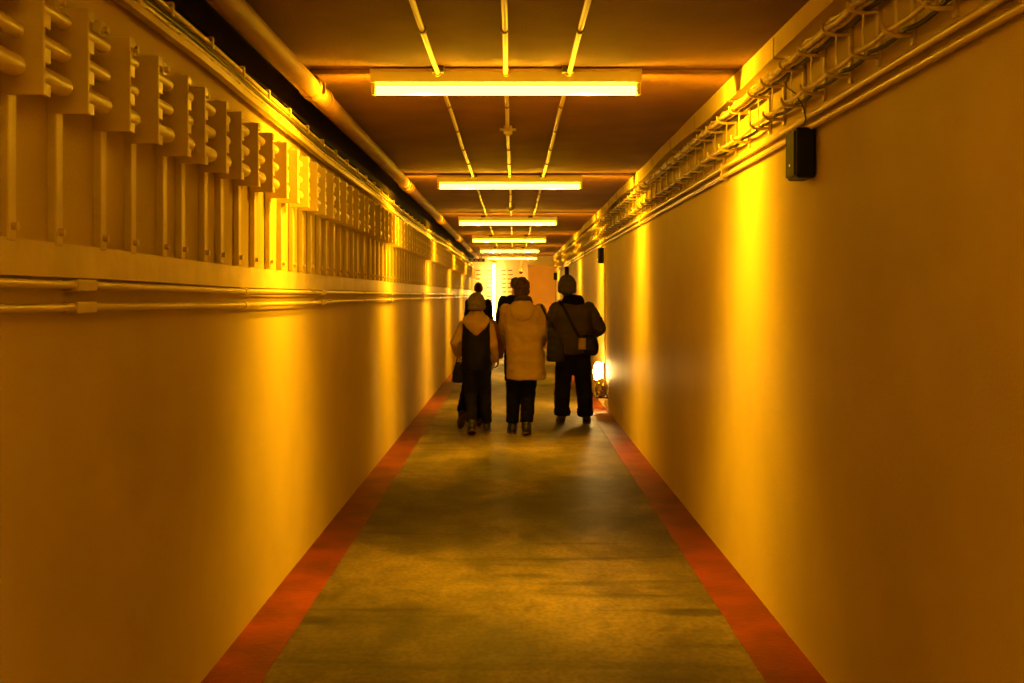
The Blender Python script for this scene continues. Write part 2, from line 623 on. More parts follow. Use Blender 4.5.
# ------------------------------------------------------------------ large pipe on the left of the ceiling
r = empty('ceiling_pipe', (-1.035, 0, 2.58), 'thick brown pipe running along the left side of the ceiling', 'pipe')
pts = [(.006 * noise.noise(Vector((y * .3, 8, 0))), y, .012 * noise.noise(Vector((y * .25, 4, 0)))) for y in [Y0 + .1 + i * .4 for i in range(101)] if y < Y1]
MB().tube(pts, .052, 20).build('pipe', M['brownpipe'], r)
for i, y in enumerate([p[0] for p in LAMPS]):
    MB().tube([(0, y - .06, 0), (0, y - .055, 0), (0, y + .055, 0), (0, y + .06, 0)], [.055, .063, .063, .055], 20).build('coupling', M['brownpipe'], r)
    MB().box(-.015, .015, y + .3, y + .34, .03, .09).tube([(0, y + .3, 0), (0, y + .34, 0)], .058, 20).build('hanger', M['brownpipe'], r)
# ------------------------------------------------------------------ trunking on the right of the ceiling
r = empty('metal_trunking', (1.182, 0, 2.612), 'long dented metal trunking box under the ceiling on the right side', 'trunking')
vs_, fs_ = [], []
ys = [Y0 + .1 + i * .12 for i in range(int((Y1 - Y0) / .12))]
for y in ys:
    dz = .010 * math.sin(y * 1.75) + .008 * noise.noise(Vector((y * .9, 0, 2)))
    dx = .007 * math.sin(y * 1.3 + 1) + .006 * noise.noise(Vector((y * 1.1, 5, 2)))
    vs_ += [(-.04 + dx, y, -.048 + dz), (.036, y, -.048 + dz), (.036, y, .055), (-.04 + dx, y, .055)]
for i in range(len(ys) - 1):
    for k in range(4):
        fs_.append((i * 4 + k, i * 4 + (k + 1) % 4, i * 4 + 4 + (k + 1) % 4, i * 4 + 4 + k))
fs_ += [(3, 2, 1, 0), tuple(len(vs_) - 4 + k for k in range(4))]
MB().add(vs_, fs_).build('casing', M['pipe'], r)
c0 = None
for y in [.6 + i * 1.05 for i in range(31)]:
    if c0 is None:
        c0 = MB().box(-.052, .030, -.008, .008, -.064, -.058).box(-.053, -.048, -.008, .008, -.064, .03).build('joint_cover', M['steel'], r)
        c0.location.y = y
    else:
        c = c0.copy()
        COL.objects.link(c)
        c.location.y = y

# ------------------------------------------------------------------ left wall: racks of bracket plates
edges = [48, 92, 133, 161, 190, 207, 228, 243, 259.5, 274, 288, 299, 309.5, 318, 326, 334, 340, 347, 353, 359, 365, 369, 375, 381]
PY = [2.36] + [1226.5 / (514 - x) for x in edges]
while PY[-1] < 31.6:
    g = .285
    PY.append(PY[-1] + g)
PR = .111


def plate(y):
    r = empty('cable_bracket', (-HW, y, EYE), '', 'cable bracket', None)
    MB().bbox(0, .026, -.022, .022, .13, .80, .004).build('post', M['steel'], r)
    m_ = MB().bbox(.0, PR, -.024, -.014, .475, .752, .003)
    zs = [.475, .505, .555, .59, .637, .672, .722, .752]
    for k in range(0, 8, 2):
        m_.bbox(PR - .012, PR, -.02, .018, zs[k], zs[k + 1], .002)
    m_.bbox(.02, PR, -.02, .018, .745, .752, .002)
    m_.build('plate', M['steel'], r)
    for k, (z, ra) in enumerate(((.53, .029), (.613, .023), (.697, .023))):
        L = .195
        m_ = MB()
        ys_ = [-.014, 0, L * .5, L - ra * .7, L - ra * .3, L - ra * .08, L]
        rr = [ra * 1.05, ra, ra * .95, ra * .9, ra * .72, ra * .4, ra * .05]
        m_.tube([(PR - .036, q, z) for q in ys_], rr, 14)
        m_.build('stub_arm', M['steel'], r)
    for z in (.165, .775):
        MB().tube([(.024, 0, z), (.040, 0, z)], .011, 6).build('bolt', M['steel'], r)
    return r


p0 = plate(PY[0])
ch = kids(p0)
bay = lambda y: sum(1 for l in LAMPS[2:] if l[0] < y)
cnt = {}
for i, y in enumerate(PY):
    o = p0 if i == 0 else copy_tree(p0, ch)
    o.location.y = y
    if i in (3, 5, 7) or (i > 10 and i % 2):
        for c in list(o.children):
            if c.name.startswith('stub_arm'):
                c.scale.y = .55
    if i < 11:
        o['label'] = ('steel cable bracket with stub arms on left wall, cut by the photo edge' if i == 0 else
                      'steel cable bracket with three stub arms on left wall, %s from the left edge' % ords[i])
        o['group'] = 'cable brackets near the viewer on the left wall'
    else:
        k = bay(y)
        cnt[k] = cnt.get(k, 0) + 1
        o['label'] = '%s cable bracket beyond the %s lamp, in the row on left wall' % (ords[cnt[k] - 1], ords[k - 1])
        o['group'] = 'distant cable brackets on the left wall'


# top batten and cables on the left wall
def batt(y):
    P = [(-9, .90), (4, .895), (5.4, .872), (7, .845), (9, .838), (12, .80), (15, .805), (20, .85), (33, .88)]
    for (a, za), (b, zb) in zip(P[:-1], P[1:]):
        if y <= b:
            t = (y - a) / (b - a)
            t = t * t * (3 - 2 * t)
            return za + (zb - za) * t
    return P[-1][1]


r = empty('wooden_batten', (-HW, 0, EYE), 'long painted batten along the top of the left wall above the cable brackets', 'batten')
pts = [(.043, y, batt(y) + .003 * noise.noise(Vector((y * 2, 1, 1)))) for y in [Y0 + .1 + i * .25 for i in range(161)] if y < Y1]
MB().ribbon(pts, (.03, 0, 0), (0, 0, .026)).build('rail', M['wood'], r)
c0 = None
for i in range(70):
    y = 2.2 + i * .42
    if c0 is None:
        c0 = MB().bbox(.0, .06, -.03, .03, .012, .024, .003).build('saddle', M['steel'], r)
    c = c0 if i == 0 else c0.copy()
    if i:
        COL.objects.link(c)
    c.location = (0, y, batt(y))
for k, (dx, dz, ra, mm, lb) in enumerate(((.030, .040, .011, 'cable', 'lowest and thickest cable on the batten at the top of left wall'),
                                         (.022, .067, .009, 'darkcable', 'dark cable between two pale ones at the top of left wall'),
                                         (.034, .094, .010, 'cable', 'topmost pale cable in the corner of left wall and ceiling'))):
    pts = [(-HW + dx + .005 * noise.noise(Vector((y * 1.6, k * 7, 0))), y, EYE + batt(y) + dz + .006 * noise.noise(Vector((y * 1.9, k * 5, 3)))) for y in [Y0 + .1 + i * .14 for i in range(289)] if y < Y1]
    tag(MB().tube(pts, ra, 8).build('cable', M[mm]), lb, 'cable', 'cables at the top of the left wall')
cnt = {}
for k in range(60):
    y = 2.3 + k * .5
    if k == 0:
        c0 = MB().bbox(0, .05, -.009, .009, -.004, .004, .001).bbox(.045, .052, -.009, .009, -.045, .0, .001).build('cable_clip', M['steel'])
        c0.location = (-HW, y, EYE + batt(y) + .113)
        c0['group'] = 'small clips holding the cables at the top of the left wall'
        tag(c0, 'small steel clip holding the cables at the top of the left wall', 'clip')
    else:
        c = c0.copy()
        COL.objects.link(c)
        c.location = (-HW, y, EYE + batt(y) + .113)
    q = bay(y)
    cnt[q] = cnt.get(q, 0) + 1
    (c0 if k == 0 else c)['label'] = '%s small steel clip on the cables at top of left wall, %s' % (ords[cnt[q] - 1], 'before the first lamp' if q == 0 else 'beyond the %s lamp' % ords[q - 1])

mb = MB()  # added strip, its dark colour stands in for shade above the cables
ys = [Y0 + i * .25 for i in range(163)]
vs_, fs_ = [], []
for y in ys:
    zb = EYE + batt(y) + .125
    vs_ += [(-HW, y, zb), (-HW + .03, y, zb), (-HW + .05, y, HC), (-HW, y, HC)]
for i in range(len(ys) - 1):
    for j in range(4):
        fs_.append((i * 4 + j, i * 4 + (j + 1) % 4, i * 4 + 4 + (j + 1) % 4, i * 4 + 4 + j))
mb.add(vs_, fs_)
tag(mb.build('trim_3', M['shade_strip']), kind='structure')

# flat trunking board and the two thin pipes below
r = empty('flat_trunking', (-HW, 0, EYE), 'flat painted trunking strip on left wall under the cable brackets', 'trunking')
pts = [(.014, y, .093 - .015 * min(1, max(0, (y - 3) / 2)) + .002 * noise.noise(Vector((y, 0, 0)))) for y in [Y0 + .1 + i * .4 for i in range(101)] if y < Y1]
MB().ribbon(pts, (.018, 0, 0), (0, 0, .09)).build('board', M['wood'], r)
for sgn, nm in ((1, 'upper'), (-1, 'lower')):
    r = empty('wall_pipe', (-HW, 0, EYE), '%s of the two thin painted pipes at chest height on the left wall' % nm, 'pipe', 'thin pipes along the left wall')
    pz = lambda y: (.03 if sgn > 0 else -.031) - .014 * min(1, max(0, (y - 2.3) / 2.6)) + .003 * noise.noise(Vector((y * .7, sgn, 0)))
    pts = [(.03, y, pz(y)) for y in [Y0 + .1 + i * .3 for i in range(134)] if y < Y1]
    MB().tube(pts, .0115, 12).build('pipe', M['pipe'], r)
    for y in (3.05, 6.85, 10.7, 14.5, 18.3, 22.1, 26, 30):
        MB().bbox(0, .046, y - .07, y + .07, pz(y) - .0165, pz(y) + .0165, .004).build('clamp', M['steel'], r)
    for y in (1.0, 4.9, 8.8, 12.6, 16.4, 20.2):
        MB().tube([(.03, y - .03, pz(y)), (.03, y + .03, pz(y))], .0145, 12).build('coupling', M['pipe'], r)

# ------------------------------------------------------------------ right wall: hooks, cables, pipes
HY = [3.04, 3.36, 3.68, 3.985, 4.32, 4.63, 4.97, 5.25, 5.7]
while HY[-1] < 31.8:
    HY.append(HY[-1] + .34)


def hook():
    r = empty('cable_hook', (HW, 0, EYE), '', 'cable hook', None)
    MB().bbox(-.012, 0, -.014, .014, .765, .965, .002).build('back_strap', M['steel'], r)
    for z, L in ((.945, .095), (.795, .085)):
        MB().tube([(-.008, 0, z), (-L * .6, 0, z - .003), (-L, 0, z + .002), (-L - .014, 0, z + .016), (-L - .016, 0, z + .034)], [.0075, .0075, .007, .0065, .005], 8).build('arm', M['steel'], r)
    MB().ribbon([(-.058, 0, .945), (-.060, 0, .87), (-.056, 0, .798)], (.003, 0, 0), (0, .018, 0)).build('strap', M['steel'], r)
    return r


h0 = hook()
ch = kids(h0)
cnt = {}
for i, y in enumerate(HY):
    o = h0 if i == 0 else copy_tree(h0, ch)
    o.location.y = y
    o.rotation_euler.x = 0
    o.location.z = EYE + .006 * noise.noise(Vector((y * 2, 0, 9)))
    if y < 5.6:
        o['label'] = 'double armed steel cable hook high on right wall, %s from the top edge of photo' % ords[i]
        o['group'] = 'cable hooks near the viewer on the right wall'
    else:
        k = bay(y)
        cnt[k] = cnt.get(k, 0) + 1
        o['label'] = '%s double armed cable hook beyond the %s lamp, high on right wall' % (ords[cnt[k] - 1], ords[k - 1])
        o['group'] = 'distant cable hooks on the right wall'


def run(x, z, ra, seed, amp, mm, lb, sag=.01, n=8, grp='cables lying on the hooks of the right wall'):
    pts = []
    for i in range(len(HY) - 1):
        for t in (0, .25, .5, .75):
            y = HY[i] + (HY[i + 1] - HY[i]) * t
            s_ = sag * 4 * t * (1 - t)
            pts.append((x + amp * noise.noise(Vector((y * 1.7, seed, 0))), y, EYE + z - s_ + amp * .5 * noise.noise(Vector((y * 2.1, seed, 5)))))
    pts = [(x, yy, EYE + z) for yy in (Y0 + .1, 0, 1.5, 2.6)] + pts
    tag(MB().tube(pts, ra, n).build('cable', M[mm]), lb, 'cable', grp)


run(HW - .089, .972, .012, 1, .006, 'cable', 'thick pale outer cable lying on the upper arms of right wall hooks')
run(HW - .062, .968, .010, 2, .005, 'cable', 'pale middle cable lying on the upper arms of right wall hooks')
run(HW - .036, .967, .011, 3, .005, 'darkcable', 'dark cable lying on the upper arms of right wall hooks, next to the wall')
run(HW - .075, 1.000, .008, 4, .010, 'cable', 'thin cable lying on top of the bundle on the right wall hooks', .016)
run(HW - .080, .812, .009, 5, .006, 'cable', 'pale outer cable lying on the lower arms of right wall hooks', .008)
run(HW - .035, .812, .008, 6, .012, 'darkcable', 'dark thin cable lying on the lower arms of right wall hooks', .012)
for sgn, z, nm in ((1, .728, 'upper'), (-1, .680, 'lower')):
    r = empty('wall_pipe', (HW, 0, EYE), '%s of the two thin painted pipes below the cable hooks on right wall' % nm, 'pipe', 'thin pipes along the right wall')
    pts = [(-.024, y, z + .004 * noise.noise(Vector((y * .5, sgn * 2, 0)))) for y in [Y0 + .1 + i * .3 for i in range(134)] if y < Y1]
    MB().tube(pts, .0125, 12).build('pipe', M['pipe'], r)
    for y in (2.2, 6.3, 10.4, 14.5, 18.6, 22.7, 26.8, 30.9):
        MB().bbox(-.042, 0, y - .02, y + .02, z - .024, z + .024, .005).build('clamp', M['steel'], r)

# ------------------------------------------------------------------ loudspeakers on the right wall
spk = [(4.52, 'black loudspeaker box with a wire on right wall, the nearest and largest'),
       (14.85, 'small black loudspeaker box on right wall above the low work lamp'),
       (24.6, 'tiny black loudspeaker on right wall just above the head of the man on the right'),
       (31.4, 'furthest tiny dark loudspeaker box, at the end of right wall')]


def speaker():
    r = empty('loudspeaker', (HW, 0, EYE), '', 'loudspeaker', 'black loudspeakers on the right wall')
    MB().bbox(-.088, -.004, -.08, .08, .474, .68, .014).build('cabinet', M['black'], r)
    MB().bbox(-.094, -.086, -.068, .068, .486, .668, .004).build('grille', M['black'], r)
    MB().bbox(-.013, 0, -.05, .05, .52, .62, .003).build('wall_mount', M['darkmetal'], r)
    MB().bbox(-.0965, -.094, -.012, .004, .525, .537, .001).build('badge', M['led'], r)
    return r


s0 = speaker()
ch = kids(s0)
for i, (y, lb) in enumerate(spk):
    o = s0 if i == 0 else copy_tree(s0, ch)
    o.location.y = y
    o.location.z = EYE - (.045 if i else 0)
    o['label'] = lb
for (y, lb) in spk[:2]:
    a = Vector((HW - .045, y - .02, EYE + (.668 if y < 5 else .625)))
    pts = [a, a + Vector((.005, -.03, .05)), a + Vector((.0, -.02, .09)), a + Vector((-.025, .02, .16)), a + Vector((-.04, .10, .2)), a + Vector((-.03, .16, .23)), a + Vector((-.01, .13, .28))]
    tag(MB().tube(pts, .0035, 6).build('speaker_wire', M['darkcable']), 'thin dark wire hanging down to the %s loudspeaker on right wall' % ('nearest' if y < 5 else 'second'), 'wire')
# thin vertical conduit on the wall beside the second loudspeaker
r = empty('vertical_conduit', (HW, 14.72, 0), 'thin vertical conduit on right wall from loudspeaker down to work lamp', 'conduit')
MB().tube([(-.012, 0, .62), (-.012, 0, 2.17)], .01, 8).build('pipe', M['pipe'], r)
for z in (.9, 1.3, 1.7):
    MB().bbox(-.026, 0, -.02, .02, z, z + .025, .003).build('clip', M['steel'], r)

# ------------------------------------------------------------------ low work lamp on the right wall
r = empty('work_lamp', (HW, 14.75, .25), 'dazzling white lamp low on right wall beside the trousers of the man', 'lamp')
MB().ell((-.10, 0, .24), (.062, .06, .135), nu=18, nv=12).build('bulb', M['work'], r)
m_ = MB()  # added shield behind the bulb, keeps its light off the wall
m_.ribbon([(-.098 + .09 * math.cos(a), .09 * math.sin(a), .24) for a in [math.radians(q) for q in range(-48, 49, 8)]], (0, 0, .26), (.003, 0, 0))
m_.build('wall_shield', M['white'], r)
MB().tube([(-.10, 0, .10), (-.10, 0, .135)], .05, 16).build('socket', M['darkmetal'], r)
MB().tube([(0, 0, .115), (-.10, 0, .115)], .014, 8).build('arm', M['darkmetal'], r)
g = empty('crumpled_metal_guard', (HW, 14.3, .25), 'crumpled grey metal box hanging below the dazzling lamp on right wall', 'metal box')
bm = bmesh.new()
bmesh.ops.create_icosphere(bm, subdivisions=3, radius=1)
for v in bm.verts:
    k = 1 + .35 * noise.noise(v.co * 2.3 + Vector((3, 1, 2)))
    v.co = Vector((v.co.x * .085 * k - .09, v.co.y * .10 * k, v.co.z * .125 * k + .06))
    v.co.x = min(v.co.x, -.005)
bmv = MB()
bm.verts.index_update()
bmv.add([v.co for v in bm.verts], [[v.index for v in f.verts] for f in bm.faces])
bm.free()
bmv.build('shell', M['foil'], g)
MB().bbox(-.16, -.005, -.06, .06, -.07, -.055, .003).tube([(-.15, 0, .03), (-.15, -.03, -.06)], .008, 8).tube([(-.02, 0, .03), (-.02, -.05, -.06)], .008, 8).build('bracket', M['darkmetal'], g)

# ------------------------------------------------------------------ the end of the tunnel
r = empty('vertical_tube_lamp', (-.585, 32.35, 0), 'bright upright tube lamp on the end wall between the rows of marks', 'lamp')
MB().bbox(-.03, .03, .03, .14, .55, 2.5, .006).build('housing', M['white'], r)
MB().tube([(0, 0, .62), (0, 0, 2.44)], .03, 14).build('tube', M['endtube'], r)
for z in (.6, 2.45):
    MB().bbox(-.03, .03, -.03, .04, z - .02, z + .02, .005).build('tube_holder', M['white'], r)
c0 = None
for px in (478, 489, 503, 510):
    for k in range(12):
        py = 270.5 + k * 4.3
        p = W(px + (k % 2) * .5, py, 32.5)
        if c0 is None:
            c0 = MB().tube([(-.055, 0, .012), (-.05, -.05, -.004), (.05, -.05, -.004), (.055, 0, .012)], .011, 6).bbox(-.075, .075, -.012, 0, .0, .018, .002).build('wall_hook', M['brownpipe'])
            c0['group'] = 'little wall hooks in columns on the bright end wall'
            tag(c0, 'one of the little dark hooks in columns on the bright end wall', 'hook')
            c = c0
        else:
            c = c0.copy()
            COL.objects.link(c)
        c.location = p
        c['label'] = 'little dark hook on the bright end wall, column %s from left, %s from top' % (['first', 'second', 'third', 'fourth'][[478, 489, 503, 510].index(px)], ords[k])
# door at the right of the end wall
r = tag(empty('door_1', (.83, 32.5, 0), None, None), kind='structure')
d = MB().bbox(-.36, .38, -.10, -.04, .0, 2.33, .006)
tag(d.build('door_leaf', M['door'], r))
f = MB().box(-.42, -.36, -.12, 0, 0, 2.40).box(-.42, .396, -.12, 0, 2.335, 2.40)
f.build('door_frame', M['door'], r)
MB().tube([(-.30, -.10, 1.05), (-.30, -.15, 1.05), (-.2, -.15, 1.05)], .012, 8).build('door_handle', M['darkmetal'], r)
# pendant near the end
r = empty('red_pendant', (.19, 30.2, 2.16), 'small round red thing hanging on a cord near the end wall', 'pendant')
MB().tube([(0, 0, .07), (0, 0, .512)], .008, 6).build('cord', M['sign'], r)
MB().ell((0, 0, 0), (.06, .06, .06), nu=16, nv=10).tube([(0, 0, .05), (0, 0, .085)], [.03, .018], 10).build('ball', M['sign'], r)
r = empty('ceiling_fan_box', (-1.0, 29.5, 2.47), 'flat dark box under the ceiling at the far left, beyond the pipes', 'box')
MB().bbox(-.2, .22, -.2, .2, -.06, .02, .01).build('casing', M['darkmetal'], r)
for x in (-.12, 0, .12):
    MB().bbox(x - .04, x + .04, -.212, -.2, -.045, .005, .004).build('vent', M['steel'], r)
MB().tube([(-.1, 0, .01), (-.1, 0, .2)], .01, 6).tube([(.12, 0, .01), (.12, 0, .2)], .01, 6).build('hanger', M['darkmetal'], r)


# ------------------------------------------------------------------ people (all walk away from the viewer, facing +y)
def ik(a, b, l1, l2, bend):
    a, b, bend = Vector(a), Vector(b), Vector(bend)
    d = b - a
    L = min(d.length, (l1 + l2) * .999)
    dn = d.normalized()
    x = (l1 * l1 - l2 * l2 + L * L) / (2 * L)
    h = math.sqrt(max(0, l1 * l1 - x * x))
    bd = (bend - dn * bend.dot(dn))
    bd = bd.normalized() if bd.length > 1e-6 else Vector((0, 1, 0))
    return a + dn * x + bd * h


def hand(mb, wr, d, n, s, k, curl=.6):
    """wrist, direction, palm normal, thumb side"""
    d, n, s = Vector(d).normalized(), Vector(n).normalized(), Vector(s).normalized()
    wr = Vector(wr)
    R = Matrix((s, n, d)).transposed()
    mb.ell(wr + d * .045 * k, (.038 * k, .017 * k, .052 * k), R)
    mb.cap(wr - d * .02 * k, wr + d * .02 * k, .026 * k, .024 * k)
    for i, (o_, L) in enumerate(((.031, .070), (.0105, .078), (-.0105, .072), (-.031, .058))):
        b0 = wr + d * .083 * k + s * o_ * k
        a1 = curl * .6
        a2 = curl * 1.7
        p1 = b0 + (d * math.cos(a1) + n * math.sin(a1)) * L * .48 * k
        p2 = p1 + (d * math.cos(a2) + n * math.sin(a2)) * L * .30 * k
        p3 = p2 + (d * math.cos(a2 * 1.35) + n * math.sin(a2 * 1.35)) * L * .24 * k
        mb.cap(b0 - d * .02 * k, p1, .0098 * k, .0086 * k)
        mb.cap(p1, p2, .0086 * k, .008 * k)
        mb.cap(p2, p3, .008 * k, .007 * k)
    t0 = wr + d * .022 * k + s * .026 * k
    t1 = t0 + (d * .7 + s * .65 + n * .3).normalized() * .042 * k
    t2 = t1 + (d * .9 + s * .1 + n * .5).normalized() * .030 * k
    mb.cap(t0, t1, .013 * k, .0105 * k)
    mb.cap(t1, t2, .0105 * k, .008 * k)


FK = 1.12


def person(name, label, x, y, S, feet, hands, o):
    """feet: two (x, y, lift, pitch, yaw); hands: two (wrist, bend, dir, normal, side); o: outfit"""
    k = S / 1.75
    g = bool(o.get('girth')) and o['girth'] or 1.0
    sw = o.get('shoulder', .175) * k
    r = empty('person', (x, y, 0), label, 'person')
    lean = o.get('lean', .0)
    hx = o.get('head_dx', 0)
    hip = [Vector((s * .09 * k, 0, .92 * k)) for s in (-1, 1)]
    sh = [Vector((s * sw, lean * .8, 1.415 * k)) for s in (-1, 1)]
    neck0 = Vector((0, lean * .9, 1.44 * k))
    head = Vector((hx, lean * 1.2 + .02 * k, 1.635 * k))
    b = MB()
    # torso
    b.loft([(0, 0, .86 * k, .10 * k, .08 * k), (0, -.005, .92 * k, .155 * k * g, .10 * k * g), (0, 0, 1.02 * k, .14 * k * g, .092 * k * g), (0, lean * .3, 1.14 * k, .128 * k * g, .088 * k * g),
            (0, lean * .6, 1.28 * k, .15 * k * g, .10 * k), (0, lean * .8, 1.38 * k, .155 * k, .088 * k), (0, lean * .9, 1.44 * k, .09 * k, .06 * k), (0, lean, 1.47 * k, .05 * k, .045 * k)])
    b.cap(neck0, head - Vector((0, .01, .06 * k)), .056 * k, .052 * k)
    # head with a face
    b.ell(head + Vector((0, -.008, .018)) * k, (.074 * k, .094 * k, .098 * k), nu=20, nv=14)
    b.ell(head + Vector((0, .028, -.05)) * k, (.055 * k, .058 * k, .062 * k), nu=18, nv=12)
    b.cap(head + Vector((0, .082, .0)) * k, head + Vector((0, .103, -.032)) * k, .009 * k, .013 * k)
    b.ell(head + Vector((0, .083, -.062)) * k, (.024 * k, .010 * k, .010 * k))
    b.ell(head + Vector((0, .078, -.092)) * k, (.02 * k, .016 * k, .014 * k))
    b.ell(head + Vector((0, .078, .026)) * k, (.05 * k, .014 * k, .010 * k))
    for s in (-1, 1):
        b.ell(head + Vector((s * .076, -.004, -.01)) * k, (.011 * k, .020 * k, .032 * k))
        b.ell(head + Vector((s * .03, .079, .004)) * k, (.013 * k, .010 * k, .008 * k))
    ank, kn = [], []
    for i, (fx, fy, lift, pitch, yaw) in enumerate(feet):
        T = Matrix.Translation((fx, fy, lift)) @ Matrix.Rotation(-yaw, 4, 'Z') @ Matrix.Translation((0, .19 * k, 0)) @ Matrix.Rotation(-pitch, 4, 'X') @ Matrix.Translation((0, -.19 * k, 0))
        a_ = T @ Vector((0, .03 * k, .085 * k))
        # T: heel at y=-.05, toe at y=.21; pitched about the ball of the foot
        kk = ik(hip[i], a_, .427 * k, .415 * k, (0, 1, 0))
        ank.append((a_, T))
        kn.append(kk)
        b.cap(hip[i], kk, .078 * k, .053 * k)
        b.cap(kk, hip[i] * 0 + kk.lerp(a_, .35) + Vector((0, -.012 * k, 0)), .05 * k, .052 * k)
        b.cap(kk.lerp(a_, .35), a_, .049 * k, .034 * k)
        b.cap(a_, T @ Vector((0, -.015 * k, .045 * k)), .034 * k, .03 * k)
        b.cap(T @ Vector((0, -.015 * k, .045 * k)), T @ Vector((0, .15 * k, .035 * k)), .028 * k, .024 * k)
    el, wrs = [], []
    for i, hd in enumerate(hands):
        wv, bend = Vector(hd[0]), hd[1]
        e = ik(sh[i], wv, .285 * k, .25 * k, bend)
        wv = e + (wv - e).normalized() * min((wv - e).length, .25 * k)
        el.append(e)
        wrs.append(wv)
        b.cap(sh[i] - Vector((0, 0, .01 * k)), e, .048 * k, .038 * k)
        b.cap(e, wv, .038 * k, .026 * k)
        hand(b, wv, hd[2], hd[3], hd[4], k, hd[5] if len(hd) > 5 else .6)
    b.blob('body', M['skin'], r, vox=o.get('vox', .0055), smooth=2)
    for s in (-1, 1):
        MB().ell(head + Vector((s * .030, .0835, .004)) * k, (.0115 * k, .008 * k, .0065 * k), nu=12, nv=8).build('eye', M['eye'], r)
    MB().ell(head + Vector((0, .0925, -.062)) * k, (.021 * k, .004 * k, .0055 * k), nu=12, nv=8).build('lips', M['lips'], r)
    # trousers
    tr = o['trousers']            # (material, r_thigh, r_knee, r_cuff)
    t = MB()
    t.loft([(0, 0, .80 * k, .12 * k, .09 * k), (0, -.008, .88 * k, .17 * k * g, .118 * k * g), (0, -.005, .96 * k, .165 * k * g, .112 * k * g), (0, 0, 1.05 * k, .15 * k * g, .10 * k * g)])
    for i in range(2):
        a_, T = ank[i]
        t.cap(hip[i] + Vector((0, 0, -.03)), kn[i], tr[1], tr[2])
        c_ = kn[i].lerp(a_, .90)
        m_ = kn[i].lerp(a_, .5) + Vector((0, -.012, 0))
        t.cap(kn[i], m_, tr[2], (tr[2] + tr[3]) / 2)
        t.tube([m_, c_], [(tr[2] + tr[3]) / 2, tr[3]], 16)
        if o.get('cuff'):
            for q_, rr in ((.80, 1.08), (.88, 1.16), (.95, 1.12)):
                c2 = kn[i].lerp(a_, q_)
                t.ell(c2 + Vector((.012 * (-1) ** i, -.012, 0)), (tr[3] * rr, tr[3] * rr, .03))
    t.blob('trousers', tr[0], r, vox=.009, smooth=4, wr=.007, wf=11)
    # shoes
    for i in range(2):
        a_, T = ank[i]
        m_ = MB()
        q = 1 if i else -1
        hgt = o.get('boot', .10) * k
        m_.ell((0, -.01 * k, .048 * k), (.038 * k, .05 * k, .05 * k))
        m_.ell((0, .10 * k, .034 * k), (.045 * k, .10 * k, .038 * k))
        m_.cap((0, .0, .055 * k), (0, .12 * k, .035 * k), .040 * k, .036 * k)
        m_.tube([(0, .015 * k, .05 * k), (0, .02 * k, hgt)], [.046 * k, .044 * k], 16)

        def post(c, T=T):
            c = Vector((c.x * 1.22, (c.y - .07) * 1.08 + .07, c.z * 1.12))
            if c.z < .012:
                c.z = .012
            return (T @ c)
        m_.blob('shoe', M['shoe'], r, vox=.007, smooth=3, post=post)
        shoe = COL.objects[-1]
        prof = []
        for j in range(28):
            a = 2 * PI * j / 28
            yy = math.sin(a)
            px = math.cos(a) * (.046 if yy > 0 else .040) * (1 - .12 * math.exp(-((yy + .15) / .3) ** 2))
            prof.append((px * k, (.075 + .145 * yy) * k))
        v = [T @ Vector((a * 1.2, (bb - .07) * 1.08 + .07, z)) for z in (.0, .018 * k) for a, bb in prof]
        n = 28
        MB().add(v, [(j, (j + 1) % n, n + (j + 1) % n, n + j) for j in range(n)] + [tuple(range(n))[::-1], tuple(range(n, 2 * n))]).build('sole', M['sole'], shoe)
    # upper garment
    U = o['top']
    c = MB()
    zb = U['hem']
    rx, ry = U['rx'], U['ry']
    top = 1.455 * k
    hemx, hemy = U.get('hemx', rx), U.get('hemy', ry)
    hdx = U.get('hem_dx', 0)
    rings = []
    for q in range(9):
        f_ = q / 8
        z = zb + (1.30 * k - zb) * f_
        s_ = f_ ** .8
        waist = 1 - U.get('waist', 0) * math.sin(PI * f_)
        rings.append((hdx * (1 - f_), lean * .5 * f_, z, (hemx + (rx - hemx) * s_) * waist, (hemy + (ry - hemy) * s_) * waist))
    rings += [(0, lean * .8, 1.36 * k, rx * 1.0, ry * .98), (0, lean * .85, 1.405 * k, rx * .93, ry * .88), (0, lean * .9, 1.44 * k, rx * .68, ry * .72), (0, lean, 1.475 * k, rx * .40, ry * .55)]
    c.loft(rings, e=2.3)
    ra, rb, rc = U['sleeve']
    for i in range(2):
        c.cap(sh[i] + Vector((0, 0, -.025)), el[i], ra, rb)
        c.cap(el[i], el[i].lerp(wrs[i], .55), rb, (rb + rc) / 2)
        c.tube([el[i].lerp(wrs[i], .5), wrs[i]], [(rb + rc) / 2, rc], 16)
    co = c.blob(U['name'], U['mat'], r, vox=.009, smooth=5, wr=U.get('wr', .009), wf=7)
    if 'collar' in U:
        cz, crx, cry, cr, cm, cn = U['collar']
        m_ = MB()
        m_.tube([(crx * math.cos(a), lean + cry * math.sin(a), cz * k + .012 * math.sin(2 * a)) for a in [2 * PI * j / 24 for j in range(25)]], cr, 10)
        m_.tube([(crx * .9 * math.cos(a), lean + cry * .9 * math.sin(a), cz * k + .045 - .01 * math.sin(a)) for a in [2 * PI * j / 24 for j in range(25)]], cr * .8, 10)
        m_.blob(cn, cm, r, vox=.008, smooth=3, wr=.006, wf=16)
    # hair / hat
    H = o['head']
    m_ = MB()
    hc = head + Vector((0, -.014 * k, .022 * k))
